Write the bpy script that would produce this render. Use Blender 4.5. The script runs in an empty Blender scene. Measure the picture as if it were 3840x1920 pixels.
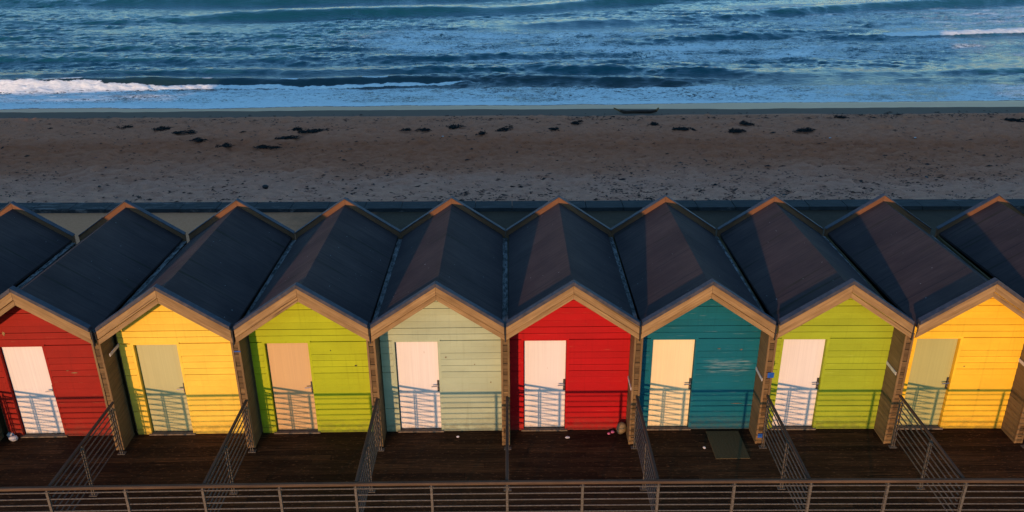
import bpy, bmesh, math, random
import numpy as np
from mathutils import Vector, Matrix
random.seed(7); RNG = np.random.default_rng(11)
S = bpy.context.scene; C = S.collection
R = math.radians
P = 2.42
# ------------------------------------------------------------------ row curve
C3, C2, XM = 0.00018, 0.00089, 3.55*P
def warp(x, y):
    xm = x-XM; L = 11.5
    t = max(-L, min(L, xm)); e = xm-t
    return (XM + t + C3*t**3 + e*(1+3*C3*t*t), y - C2*t*t - 2*C2*t*e)
def warp_rot(x):
    t = max(-11.5, min(11.5, x-XM)); return math.atan(-2*C2*t)

# ------------------------------------------------------------------ mesh builder
class MB:
    def __init__(s): s.v=[]; s.f=[]; s.r=[]
    def poly(s, pts, r=None):
        n=len(s.v); s.v += [tuple(p) for p in pts]; s.f.append(tuple(range(n,n+len(pts)))); s.r.append(random.random() if r is None else r)
    def prism(s, a, b, r=None):
        """a, b: matching rings of points, joined and capped"""
        r = random.random() if r is None else r
        n=len(s.v); k=len(a); s.v += [tuple(p) for p in a]+[tuple(p) for p in b]
        s.f.append(tuple(range(n,n+k))); s.f.append(tuple(range(n+2*k-1,n+k-1,-1))); s.r += [r,r]
        for i in range(k):
            j=(i+1)%k; s.f.append((n+j,n+i,n+k+i,n+k+j)); s.r.append(r)
        return s
    def box(s, x0,x1,y0,y1,z0,z1, r=None):
        return s.prism([(x0,y0,z0),(x1,y0,z0),(x1,y0,z1),(x0,y0,z1)],[(x0,y1,z0),(x1,y1,z0),(x1,y1,z1),(x0,y1,z1)], r)
    def tube(s, p, q, rad, n=8, r=None):
        p=Vector(p); q=Vector(q); d=(q-p).normalized()
        u=d.orthogonal().normalized(); w=d.cross(u)
        ra=[p+(u*math.cos(t)+w*math.sin(t))*rad for t in [2*math.pi*i/n for i in range(n)]]
        rb=[v+(q-p) for v in ra]
        return s.prism(ra, rb, r)
    def build(s, name, mat, parent=None, loc=None, smooth=False, bevel=0):
        me=bpy.data.meshes.new(name); me.from_pydata(s.v,[],s.f)
        at=me.attributes.new('rnd','FLOAT','FACE'); at.data.foreach_set('value', s.r)
        bm=bmesh.new(); bm.from_mesh(me); bmesh.ops.recalc_face_normals(bm, faces=bm.faces)
        if bevel: bmesh.ops.bevel(bm, geom=list(bm.edges), offset=bevel, segments=1, affect='EDGES')
        bm.to_mesh(me); bm.free()
        if smooth: me.shade_smooth()
        me.materials.append(mat)
        o=bpy.data.objects.new(name, me); C.objects.link(o)
        if parent: o.parent=parent
        if loc: o.location=loc
        return o
def tag(o, label=None, cat=None, group=None, kind=None):
    if label: o['label']=label
    if cat: o['category']=cat
    if group: o['group']=group
    if kind: o['kind']=kind
    return o
def empty(name, loc, rz=0):
    o=bpy.data.objects.new(name,None); C.objects.link(o); o.location=loc; o.rotation_euler=(0,0,rz); o.empty_display_size=.3; return o
def copy_tree(o, parent=None):
    c=o.copy(); C.objects.link(c)
    if parent: c.parent=parent
    for ch in list(o.children): copy_tree(ch,c)
    return c

# ------------------------------------------------------------------ materials
class N:
    def __init__(s, name):
        s.m=bpy.data.materials.new(name); s.m.use_nodes=True; s.t=s.m.node_tree; s.n=s.t.nodes; s.l=s.t.links
        s.b=s.n['Principled BSDF']; s.tc=None
    def new(s, t, **k):
        n=s.n.new(t)
        for a,v in k.items(): setattr(n,a,v)
        return n
    def link(s,a,b): s.l.new(a,b)
    def coord(s, kind='Object', scale=(1,1,1), rot=(0,0,0), loc=(0,0,0)):
        if s.tc is None: s.tc=s.new('ShaderNodeTexCoord')
        m=s.new('ShaderNodeMapping'); s.link(s.tc.outputs[kind], m.inputs['Vector'])
        m.inputs['Scale'].default_value=scale; m.inputs['Rotation'].default_value=rot; m.inputs['Location'].default_value=loc
        # every object gets its own stretch of the pattern
        oi=s.new('ShaderNodeObjectInfo'); ml=s.new('ShaderNodeMath',operation='MULTIPLY'); s.link(oi.outputs['Random'],ml.inputs[0]); ml.inputs[1].default_value=83.
        ad=s.new('ShaderNodeVectorMath',operation='ADD'); s.link(m.outputs[0],ad.inputs[0]); s.link(ml.outputs[0],ad.inputs[1])
        return ad.outputs[0]
    def raw(s):
        if s.tc is None: s.tc=s.new('ShaderNodeTexCoord')
        return s.tc.outputs['Object']
    def world(s, scale=(1,1,1)):
        g=s.new('ShaderNodeNewGeometry'); m=s.new('ShaderNodeMapping'); s.link(g.outputs['Position'], m.inputs['Vector'])
        m.inputs['Scale'].default_value=scale; return m.outputs[0]
    def noise(s, vec, scale=5, detail=4, rough=.55, dist=0):
        n=s.new('ShaderNodeTexNoise'); s.link(vec,n.inputs['Vector']); n.inputs['Scale'].default_value=scale
        n.inputs['Detail'].default_value=detail; n.inputs['Roughness'].default_value=rough; n.inputs['Distortion'].default_value=dist
        return n.outputs['Fac']
    def ramp(s, fac, stops, interp='LINEAR'):
        n=s.new('ShaderNodeValToRGB'); s.link(fac,n.inputs[0]); cr=n.color_ramp; cr.interpolation=interp
        while len(cr.elements)<len(stops): cr.elements.new(.5)
        for e,(p,c) in zip(cr.elements,stops):
            e.position=p; e.color=(c,c,c,1) if isinstance(c,(int,float)) else (*c,1)
        return n.outputs[0]
    def mix(s, fac, a, b, mode='MIX'):
        n=s.new('ShaderNodeMix', data_type='RGBA', blend_type=mode); n.clamp_factor=True
        for sock,v in ((n.inputs[0],fac),(n.inputs[6],a),(n.inputs[7],b)):
            if hasattr(v,'links'): s.link(v,sock)
            elif isinstance(v,(int,float)): sock.default_value = float(v) if sock.type=='VALUE' else (v,v,v,1)
            else: sock.default_value=(*v,1)
        return n.outputs[2]
    def math(s, op, a, b=0, c=None, clamp=False):
        n=s.new('ShaderNodeMath', operation=op, use_clamp=clamp)
        for i,v in enumerate((a,b) if c is None else (a,b,c)):
            if hasattr(v,'links'): s.link(v,n.inputs[i])
            else: n.inputs[i].default_value=v
        return n.outputs[0]
    def attr(s, name):
        n=s.new('ShaderNodeAttribute', attribute_name=name); return n.outputs['Fac']
    def bump(s, h, strength=.3, dist=.01, normal=None):
        n=s.new('ShaderNodeBump'); s.link(h,n.inputs['Height']); n.inputs['Strength'].default_value=strength; n.inputs['Distance'].default_value=dist
        if normal: s.link(normal,n.inputs['Normal'])
        s.link(n.outputs[0], s.b.inputs['Normal']); return n.outputs[0]
    def set(s, col=None, rough=None, metal=None, spec=None):
        for k,v in (('Base Color',col),('Roughness',rough),('Metallic',metal),('Specular IOR Level',spec)):
            if v is None: continue
            if hasattr(v,'links'): s.link(v,s.b.inputs[k])
            elif isinstance(v,tuple): s.b.inputs[k].default_value=(*v,1)
            else: s.b.inputs[k].default_value=v
        return s.m
def dim(c,k): return tuple(x*k for x in c)

def paint(name, col, wear=.25, wearcol=(.45,.4,.33), band=None):
    n=N(name)
    big=n.noise(n.coord('Object',(1.2,1,2.5)),1.3,4,.6)
    st=n.noise(n.coord('Object',(1.0,1,16)),2.2,5,.65)
    rnd=n.attr('rnd')
    c=n.mix(n.ramp(big,[(.3,0),(.7,1)]), dim(col,.86), dim(col,1.06))
    c=n.mix(n.math('MULTIPLY',rnd,.34), c, dim(col,.66))
    drip=n.noise(n.coord('Object',(16,1,.7)),1.2,4,.65)
    c=n.mix(n.math('MULTIPLY',n.ramp(drip,[(.56,0),(.74,1)]),.35), c, dim(col,.5))
    gz_=n.new('ShaderNodeSeparateXYZ'); n.link(n.raw(),gz_.inputs[0])
    dn=n.noise(n.coord('Object',(5,1,7)),1.6,5,.7)
    c=n.mix(n.math('MULTIPLY',n.math('MULTIPLY',n.ramp(gz_.outputs[2],[(0,1),(.42,0)]),n.ramp(dn,[(.36,0),(.62,1)])),.55), c, (.10,.065,.035))
    c=n.mix(n.math('MULTIPLY',n.ramp(gz_.outputs[2],[(0,1),(.05,0)]),.7), c, (.05,.032,.018))
    # scuffed paint in thin horizontal streaks along the boards
    c=n.mix(n.math('MULTIPLY',n.ramp(st,[(.62,0),(.72,1)]),wear), c, wearcol)
    sp=n.noise(n.coord('Object',(9,1,9)),3,2,.5)
    c=n.mix(n.math('MULTIPLY',n.ramp(sp,[(.76,0),(.79,1)]),.5*min(1,wear*2)), c, dim(col,.3))
    fine=n.noise(n.coord('Object',(1,1,1)),60,3,.7)
    c=n.mix(n.math('MULTIPLY',fine,.22), c, dim(col,.55))
    if band:
        x0,x1,z0,z1=band
        sx=n.new('ShaderNodeSeparateXYZ'); n.link(n.raw(),sx.inputs[0])
        wob=n.math('MULTIPLY',n.math('SUBTRACT',n.noise(n.coord('Object',(2,1,14)),2,3,.6),.5),.5)
        def soft(v,a,b,w):
            c0=n.math('ABSOLUTE',n.math('SUBTRACT',v,(a+b)/2)); return n.math('DIVIDE',n.math('SUBTRACT',(b-a)/2,c0),w,clamp=True)
        mx=soft(n.math('ADD',sx.outputs[0],wob),x0,x1,.16); mz=soft(n.math('ADD',sx.outputs[2],n.math('MULTIPLY',wob,.25)),z0,z1,.05)
        bn=n.noise(n.coord('Object',(1.3,1,22)),2.6,5,.7)
        c=n.mix(n.math('MULTIPLY',n.math('MULTIPLY',mx,mz),n.ramp(bn,[(.46,0),(.70,.38)])), c, (.42,.45,.42))
    n.bump(n.math('ADD',n.math('MULTIPLY',st,.6),fine),.25,.004)
    return n.set(c,.62,0,.15)
def doorpaint(name,col):
    n=N(name)
    v=n.noise(n.coord('Object',(55,1,.6)),1,3,.6); big=n.noise(n.coord('Object',(2,1,1.2)),1.4,3,.5)
    c=n.mix(n.ramp(v,[(.3,0),(.75,1)]), dim(col,.9), dim(col,1.03))
    c=n.mix(n.math('MULTIPLY',n.ramp(big,[(.35,0),(.75,1)]),.25), c, dim(col,.78))
    sp=n.noise(n.coord('Object',(14,1,3)),2.2,2,.5)
    c=n.mix(n.math('MULTIPLY',n.ramp(sp,[(.77,0),(.8,1)]),.6), c, (.33,.17,.07))
    # scuffs and splash dirt near the foot of the leaf
    ge=n.new('ShaderNodeSeparateXYZ'); n.link(n.raw(),ge.inputs[0])
    lo=n.ramp(ge.outputs[2],[(.03,1),(.16,0)]); dn=n.noise(n.coord('Object',(8,1,14)),1.5,4,.7)
    c=n.mix(n.math('MULTIPLY',n.math('MULTIPLY',lo,n.ramp(dn,[(.4,0),(.6,1)])),.6), c, dim((.5,.3,.12),.6))
    n.bump(v,.15,.003)
    return n.set(c,.5,0,.35)
def wood(name, c1, c2, axis=0, rough=.75, scale=1., dark=.35, spec=.25, gr=.45):
    n=N(name); s=[26*scale]*3; s[axis]=1.3*scale
    rnd=n.attr('rnd'); base=n.coord('Object',tuple(s))
    add=n.new('ShaderNodeVectorMath',operation='ADD'); n.link(base,add.inputs[0])
    cm=n.new('ShaderNodeCombineXYZ'); n.link(n.math('MULTIPLY',rnd,37.),cm.inputs[0]); n.link(n.math('MULTIPLY',rnd,91.),cm.inputs[1]); n.link(cm.outputs[0],add.inputs[1])
    g=n.noise(add.outputs[0],1,5,.62,.6)
    c=n.mix(n.ramp(g,[(.3,0),(.7,1)]), c1, c2)
    c=n.mix(n.math('MULTIPLY',rnd,dark), c, dim(c1,.45))
    big=n.noise(n.coord('Object',(2,2,2)),1.1,3,.6)
    c=n.mix(n.math('MULTIPLY',n.ramp(big,[(.4,0),(.75,1)]),.45), c, dim(c1,.6))
    kn=n.noise(add.outputs[0],.55,2,.4)
    c=n.mix(n.math('MULTIPLY',n.ramp(kn,[(.70,0),(.74,1)]),.7), c, dim(c1,.25))
    n.bump(g,gr,.006)
    return n.set(c,rough,0,spec)

M={}
M['fascia']=wood('fascia_timber',(.21,.12,.045),(.40,.25,.105),0,dark=.3)
M['backwood']=wood('parapet_timber',(.14,.062,.028),(.20,.092,.042),0,dark=.2)
M['post']=wood('post_timber',(.14,.08,.03),(.27,.16,.065),2,dark=.3)
M['block']=wood('end_grain_blocks',(.10,.055,.02),(.30,.18,.07),0,dark=.75,scale=.7)
M['parti']=wood('partition_boards',(.13,.085,.035),(.23,.15,.065),1,dark=.3)
M['hand']=wood('handrail_timber',(.06,.034,.017),(.14,.08,.04),0,dark=.1,scale=.8)
def deckmat():
    n=N('deck_timber'); rnd=n.attr('rnd')
    g=n.noise(n.coord('Object',(1.2,34,1)),1.2,5,.65,.4)
    c=n.mix(n.ramp(g,[(.3,0),(.75,1)]),(.014,.007,.003),(.17,.074,.026))
    c=n.mix(n.math('MULTIPLY',rnd,.85),c,(.020,.009,.004))
    big=n.noise(n.coord('Object',(.6,.9,1)),1.1,4,.6)
    c=n.mix(n.ramp(big,[(.38,.0),(.72,.75)]),c,(.014,.006,.0025))
    sp=n.noise(n.coord('Object',(6,22,1)),2,3,.6)
    c=n.mix(n.math('MULTIPLY',n.ramp(sp,[(.60,0),(.70,1)]),.55),c,(.26,.115,.045))
    n.bump(g,.5,.006)
    return n.set(c,n.ramp(big,[(.3,.85),(.7,.65)]),0,.08)
M['deck']=deckmat()
def feltmat():
    n=N('roof_felt')
    s=n.noise(n.coord('Object',(.9,15,.9)),1.3,5,.66,.3)
    big=n.noise(n.coord('Object',(1,1,1)),.8,4,.6); rn=n.new('ShaderNodeObjectInfo').outputs['Random']
    c=n.mix(n.ramp(s,[(.3,0),(.72,1)]),(.070,.046,.042),(.108,.072,.062))
    c=n.mix(n.ramp(big,[(.35,0),(.75,.7)]),c,(.034,.025,.026))
    # dark moss streaks running down the slope from the ridge
    st=n.noise(n.coord('Object',(.45,7,.45)),1.0,3,.55,.2)
    c=n.mix(n.math('MULTIPLY',n.ramp(st,[(.60,0),(.70,1)]),.6),c,(.03,.028,.014))
    # lapped joints between the felt strips
    sx=n.new('ShaderNodeSeparateXYZ'); n.link(n.raw(),sx.inputs[0])
    w=n.math('ADD',sx.outputs[1],n.math('MULTIPLY',n.math('SUBTRACT',big,.5),.06))
    fr=n.math('FRACT',n.math('DIVIDE',w,.98))
    lap=n.ramp(fr,[(0,1),(.012,1),(.02,0),(1,0)])
    c=n.mix(n.math('MULTIPLY',lap,.55),c,(.018,.018,.018))
    fine=n.noise(n.coord('Object'),140,2,.7)
    c=n.mix(n.math('MULTIPLY',fine,.35),c,(.02,.018,.02))
    sp=n.noise(n.coord('Object',(7,7,7)),3,1,.5)
    c=n.mix(n.ramp(sp,[(.80,0),(.815,.8)]),c,(.4,.4,.38))
    n.bump(n.math('ADD',n.math('ADD',fine,n.math('MULTIPLY',s,.8)),n.math('MULTIPLY',lap,1.5)),.35,.006)
    return n.set(c,.9,0,.06)
M['felt']=feltmat()
def simple(name,c1,c2,scale,rough,metal=0,spec=.3,bump=.2):
    n=N(name); g=n.noise(n.coord('Object'),scale,4,.6)
    n.bump(g,bump,.005); return n.set(n.mix(n.ramp(g,[(.35,0),(.68,1)]),c1,c2),rough,metal,spec)
M['cap']=simple('edge_flashing',(.035,.036,.045),(.065,.06,.07),9,.65,.0,.25)
M['steel']=simple('galvanised_steel',(.075,.062,.048),(.15,.125,.095),30,.6,.2)
M['chrome']=simple('handle_metal',(.35,.34,.33),(.5,.48,.46),40,.3,.9)
M['plate']=simple('handle_plate_metal',(.05,.05,.05),(.09,.085,.08),40,.4,.5)
M['white']=simple('white_batten',(.42,.40,.38),(.6,.57,.53),12,.6)
M['blue']=simple('blue_plaque',(.01,.06,.25),(.02,.10,.38),12,.45)
M['conc']=simple('step_concrete',(.10,.07,.045),(.2,.15,.10),18,.85)
M['stone']=simple('brown_stone',(.13,.09,.04),(.26,.18,.09),14,.8,bump=.5)
M['pale']=simple('pale_stone',(.4,.36,.34),(.62,.57,.55),20,.8,bump=.4)
M['dark']=simple('dark_stone',(.012,.012,.012),(.035,.032,.03),20,.7,bump=.4)
M['pink']=simple('pink_plastic',(.45,.08,.16),(.6,.16,.25),20,.5)
M['weed']=simple('seaweed',(.004,.004,.003),(.016,.011,.006),9,.7,0,.1,bump=.6)
M['log']=wood('driftwood',(.018,.010,.006),(.075,.038,.02),0,dark=.3)
M['logend']=wood('driftwood_pale',(.16,.08,.03),(.3,.16,.06),0,dark=.3)
M['mat']=simple('doormat_weave',(.10,.07,.028),(.12,.085,.038),30,.95,0,.1)
def gutmat():
    n=N('gutter_lead'); g=n.noise(n.coord('Object',(6,2.2,2)),2.2,5,.72)
    c=n.mix(n.ramp(g,[(.40,0),(.60,1)]),(.035,.03,.024),(.26,.22,.19)); n.bump(g,.6,.02); return n.set(c,.7,0,.3)
M['gutter']=gutmat()

# ------------------------------------------------------------------ hut prototype
K=.68                # roof slope
WL,WR=-1.14,1.13     # inside faces of the side partitions
YW=.56; DTOP=2.06; DL,DR=-.92,-.018
YB=4.81
def gable(off, x): return 3.494-off-K*abs(x)
def wall_mesh():
    m=MB(); pit=.1355; zt=3.225
    def hw(z): return (zt-z)/K
    def seg(xl,xr,z0,z1,r):
        a0,b0=max(xl,-hw(z0)),min(xr,hw(z0)); a1,b1=max(xl,-hw(z1)),min(xr,hw(z1))
        if b0-a0<.02: return
        if b1-a1<.005: a1=b1=(a0+b0)/2*0+ (a1+b1)/2
        j=random.uniform(-.0015,.0015)
        yf0,yf1=YW-.016+j,YW-.006+j
        m.prism([(a0,yf0,z0),(b0,yf0,z0),(b1,yf1,z1),(a1,yf1,z1)],[(a0,YW+.018,z0),(b0,YW+.018,z0),(b1,YW+.018,z1),(a1,YW+.018,z1)],r)
    z=0.012
    while z<3.2:
        z1=z+pit-random.choice((.007,.010,.013,.016)); r=random.random()
        if z>=DTOP: seg(WL,WR,z,z1,r)
        elif z1<=DTOP: seg(WL,DL,z,z1,r); seg(DR,WR,z,z1,r)
        else:
            if DTOP-z>.02: seg(WL,DL,z,DTOP-.0005,r); seg(DR,WR,z,DTOP-.0005,r)
            seg(WL,WR,DTOP+.0005,z1,r)
        z+=pit
    # sheathing the boards are nailed to
    t=zt
    m.box(WL,DL,YW+.022,YW+.05,0.004,DTOP,.9); m.box(DR,WR,YW+.022,YW+.05,0.004,DTOP,.9)
    zz=zt-K*1.13
    m.prism([(WL,YW+.022,DTOP+.001),(WR,YW+.022,DTOP+.001),(WR,YW+.022,zz),(0,YW+.022,t),(WL,YW+.022,zz)],
            [(WL,YW+.05,DTOP+.001),(WR,YW+.05,DTOP+.001),(WR,YW+.05,zz),(0,YW+.05,t),(WL,YW+.05,zz)],.9)
    return m
# shared meshes for the repeated parts (children are made from them per hut)
def ring(o, mats=None): return o
root0=empty('beach_hut',(0,0,0))
pw=wall_mesh().build('front_wall',M['fascia'],root0)
# timber frame round the door
m=MB(); m.box(DL,DL+.045,YW-.012,YW+.12,0.004,DTOP-.0005,.2); m.box(DR-.046,DR,YW-.012,YW+.12,.004,DTOP-.0005,.2); m.box(DL+.0455,DR-.0465,YW-.012,YW+.12,DTOP-.043,DTOP-.0005,.2)
pf=m.build('door_frame',M['fascia'],root0)
m=MB(); m.box(DL+.062,DR-.055,YW+.06,YW+.10,.035,DTOP-.05,.5)
pd=m.build('door',M['white'],root0)
m=MB(); hx=-.094
m.box(hx-.019,hx+.019,YW+.048,YW+.06,.888,1.136,.5)
php=m.build('handle_plate',M['plate'],pd)
m=MB(); m.tube((hx,YW+.048,1.045),(hx,YW-.012,1.045),.011,10); m.tube((hx+.006,YW-.012,1.045),(hx-.125,YW-.014,1.033),.0115,10); m.tube((hx,YW+.048,.955),(hx,YW+.02,.955),.012,10)
phl=m.build('handle',M['chrome'],pd)
m=MB(); m.box(DL+.0,DR,YW-.045,YW+.03,.0035,.03,.5)
m.box(DL+.05,DR-.05,YW+.031,YW+.5,.0035,.02,.5)
pth=m.build('threshold',M['conc'],root0)
# plain boarded body behind the front
m=MB(); zs=3.2-K*1.16
for s0,s1 in ((-1.19,-1.15),(1.15,1.19)): m.box(s0,s1,YW+.045,YB-.02,-.6,2.36,.5)
m.prism([(-1.19,YB-.015,-.6),(1.19,YB-.015,-.6),(1.19,YB-.015,2.38),(0,YB-.015,3.15),(-1.19,YB-.015,2.38)],[(-1.19,YB+.02,-.6),(1.19,YB+.02,-.6),(1.19,YB+.02,2.38),(0,YB+.02,3.15),(-1.19,YB+.02,2.38)],.5)
pb=m.build('body',M['parti'],root0)
# roof: two felted slopes on boarding
zf,zb,xe=3.315,3.225,1.155
m=MB(); y0,y1=.052,YB-.004
for s in (-1,1):
    top=[(0,y0,zf),(s*xe,y0,zf-K*xe),(s*xe,y1,zb-K*xe),(0,y1,zb)]
    bot=[(x,y,z-.05) for x,y,z in top]
    m.prism(top,bot,.5)
pr=m.build('roof',M['felt'],root0)
# ridge capping roll of felt
# front: flashing cap over two layered fascia boards each side
def gable_piece(s, o0, o1, ya, yb, xend, name, mat, parent, endcut=0, xin=0.0008):
    """a mitred board following the gable line, o0..o1 below the gable line, own axes along the slope"""
    a=math.atan(K)*s
    p=[(s*xin,ya,gable(o0,xin)),(s*xend,ya,gable(o0,xend)),(s*(xend-endcut),ya,gable(o1,xend-endcut)),(s*xin,ya,gable(o1,xin))]
    q=[(x,yb,z) for x,_,z in p]
    rot=Matrix.Rotation(a,3,'Y'); inv=rot.inverted(); org=Vector((0,0,3.4))
    f=lambda L:[tuple(inv@(Vector(v)-org)) for v in L]
    mb=MB(); mb.prism(f(p),f(q)); o=mb.build(name,mat,parent,bevel=.004)
    o.location=org; o.rotation_euler=(0,a,0); return o
for s in (-1,1):
    gable_piece(s,.0,.075,-.030,.10,1.188,'flashing',M['cap'],root0,.0)
    gable_piece(s,.077,.235,-.012,.05,1.192,'fascia_board',M['fascia'],root0)
    gable_piece(s,.249,.350,.010,.05,1.198,'fascia_board',M['fascia'],root0)
    # rear upstand: timber face toward the front, flashing cap
    gable_piece(s,.112,.135,YB-.03,YB+.10,1.2185,'rear_flashing',M['cap'],root0)
    gable_piece(s,.1355,.42,YB,YB+.07,1.2185,'rear_fascia',M['backwood'],root0)
# side partition to the right of the hut, boarded both sides, blocks on its end
def partition(x0,x1,parent):
    m=MB(); yb=YW+.012; ya=.10; pit=.1355; zt=2.40
    z=.004
    while z<zt-.02:
        z1=min(z+pit-.008,zt)
        for s,xf,xo in ((-1,x0,x0+.02),(1,x1,x1-.02)):
            d=.014*s
            m.prism([(xo,ya,z),(xf+d*.0,ya,z),(xf-d*.9,ya,z1),(xo,ya,z1)],[(xo,yb,z),(xf,yb,z),(xf-d*.9,yb,z1),(xo,yb,z1)])
        z+=pit
    m.box(x0+.021,x1-.021,ya+.005,yb,.004,zt-.002,.5)
    side=m.build('partition',M['parti'],parent)
    m=MB()
    m.box(x0-.004,x0+.032,.068,.099,.004,zt+.0,.3); m.box(x1-.032,x1+.004,.068,.099,.004,zt+.0,.6)
    m.build('corner_post',M['post'],side)
    m=MB(); z=.006
    while z<zt-.05:
        h=random.choice((.10,.118,.128,.15)); z1=min(z+h,zt-.01)
        m.box(x0+.033,x1-.033,.075+random.uniform(-.004,.016),.099,z,z1-.010); z=z1
    m.build('end_blocks',M['block'],side)
    return side
partition(1.13,1.28,root0)
# gutter in the valley on the right
m=MB(); segs=24
for k in range(segs):
    ya=.12+(YB-.16)*k/segs; yb2=.12+(YB-.16)*(k+1)/segs; zz=2.405-.02*k/segs
    m.prism([(1.157,ya,zz),(1.263,ya,zz),(1.263,ya,zz-.02),(1.157,ya,zz-.02)],[(1.157,yb2,zz-.0008),(1.263,yb2,zz-.0008),(1.263,yb2,zz-.021),(1.157,yb2,zz-.021)])
pg=m.build('gutter',M['gutter'],root0)
m=MB(); 
for k in range(46):
    y=random.uniform(.3,YB-.15); x=1.21+random.uniform(-.045,.045); r=random.uniform(.008,.024)
    if random.random()<.3: y=random.choice((4.35,3.1,1.3))+random.uniform(-.12,.12)
    c=Vector((x,y,2.402+r*.3)); ax=[Vector((random.gauss(0,1),random.gauss(0,1),random.gauss(0,.5))).normalized()*r for _ in range(3)]
    n0=len(m.v); m.poly([c+ax[0],c+ax[1],c+ax[2]]); m.poly([c+ax[0],c-ax[1],c+ax[2]*.8])
m.build('leaf_litter',M['dark'],pg)['kind']='stuff'
# joist box closing the valley at the front
m=MB(); m.box(1.200,1.220,-.008,.05,2.30,2.60,.3); m.box(1.165,1.255,.0505,.30,2.402,2.56,.3); m.build('valley_block',M['dark'],root0)

WALLS={'red_old':paint('wall_paint_faded_red',(.30,.012,.006),.3,(.5,.25,.12)),
 'yellow':paint('wall_paint_yellow',(.92,.60,.07),.12,(.8,.45,.05)),
 'lime':paint('wall_paint_lime',(.40,.45,.012),.22,(.30,.33,.01)),
 'sage':paint('wall_paint_sage',(.41,.46,.29),.22,(.25,.3,.2)),
 'red':paint('wall_paint_scarlet',(.43,.004,.006),.28,(.62,.16,.08)),
 'teal':paint('wall_paint_teal',(.003,.115,.15),.35,(.25,.30,.27),band=(.15,1.05,1.28,1.60)),
 'green':paint('wall_paint_leaf_green',(.33,.40,.022),.3,(.55,.6,.12)),
 'amber':paint('wall_paint_amber',(.93,.54,.035),.15,(.85,.4,.03))}
DOORS={'white':doorpaint('door_paint_white',(.76,.68,.60)),'khaki':doorpaint('door_paint_khaki',(.47,.44,.20)),
 'tan':doorpaint('door_paint_tan',(.60,.38,.17)),'cream':doorpaint('door_paint_cream',(.83,.66,.36)),'olive':doorpaint('door_paint_olive',(.42,.39,.14))}
GREEN=WALLS['lime']
SPEC={-1:('teal','cream','beach hut at the far left of the picture showing only its dark roof'),
 0:('red_old','white','faded dark red beach hut with a white door, at the left edge'),
 1:('yellow','khaki','yellow beach hut with a khaki door, beside the faded red hut'),
 2:('lime','tan','lime green beach hut with a tan orange door'),
 3:('sage','white','pale sage green beach hut with a white door'),
 4:('red','white','bright scarlet beach hut with a white door in the middle of the row'),
 5:('teal','cream','dark teal beach hut with a cream door and scratched boards'),
 6:('green','white','green beach hut with a white door, between the teal and yellow huts'),
 7:('amber','olive','deep yellow beach hut with an olive door, at the right edge'),
 8:('red','white','beach hut at the far right of the picture showing only its dark roof')}
huts={}
def dress(h,wall,door):
    for ch in h.children:
        b=ch.name.split('.')[0]
        m=None
        if b in('front_wall','door_frame'): m=WALLS[wall]
        elif b=='door': m=DOORS[door]
        if m:
            ch.material_slots[0].link='OBJECT'; ch.material_slots[0].material=m
order=[0]+[i for i in range(-9,11) if i!=0]
for i in order:
    h=root0 if i==0 else copy_tree(root0)
    h.location=(*warp(i*P,0),0); h.rotation_euler=(0,0,warp_rot(i*P))
    huts[i]=h
    if i not in (0,4): h.rotation_euler.z+=random.uniform(-.0025,.0025); h.location.y+=random.uniform(-.012,.012); h.location.z=random.uniform(-.006,.004)
    if i in SPEC: w,d,l=SPEC[i]; g='painted beach huts in the row'
    else:
        w,d=[('sage','white'),('lime','white'),('yellow','tan'),('red','cream'),('teal','white')][i%5]
        l='painted timber beach hut further along the row, beyond the edge of the picture'; g='beach huts beyond the picture edges'
    dress(h,w,d); tag(h,l,'beach hut',g)
partition(1.13-P,1.28-P,huts[-9])
# hut details that differ
def strip(i,side,z,ya=.13,yb=.55,mat='white'):
    x=1.13 if side<0 else 1.28-P
    m=MB()
    if side<0: m.box(x-.012,x+.0,ya,yb,z-.032,z+.032)
    else: m.box(x,x+.012,ya,yb,z-.032,z+.032)
    o=m.build('batten',M[mat],huts[i]); o['label']='pale batten across the partition boards'
strip(1,1,2.03,.16,.55); strip(4,-1,1.21); strip(5,-1,1.39); strip(6,-1,1.52); strip(7,-1,1.56)
def plaque(i,x,z,w,h):
    m=MB(); m.box(1.205+x-w/2,1.205+x+w/2,.058,.066,z-h/2,z+h/2); m.build('plaque',M['blue'],huts[i])['label']='small blue plaque on the partition end'
plaque(5,.045,1.53,.115,.11); plaque(5,.0,.19,.09,.09); plaque(1,.02,2.13,.12,.02)
def chips(i,L,mat):
    for x,z,w,h in L:
        m=MB(); m.prism([(x-w,YW-.0175,z),(x,YW-.0175,z-h),(x+w,YW-.0175,z+h*.3),(x,YW-.0175,z+h)],[(x-w,YW-.008,z),(x,YW-.008,z-h),(x+w,YW-.008,z+h*.3),(x,YW-.008,z+h)])
        m.build('paint_chip',mat,huts[i])
chips(0,[(-.70,2.30,.03,.05),(.42,1.44,.07,.012),(.3,1.49,.03,.006)],M['fascia'])
chips(2,[(.80,1.52,.03,.018),(.35,1.85,.012,.012)],M['dark'])
chips(3,[(.08,1.68,.018,.016),(.62,1.52,.015,.012),(.92,1.12,.015,.016)],M['post'])
chips(5,[(.38,1.82,.04,.012),(.80,1.80,.03,.02),(.83,.60,.12,.012)],M['steel'])
chips(7,[(.12,1.42,.02,.012),(.5,.9,.03,.008)],M['post'])

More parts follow.
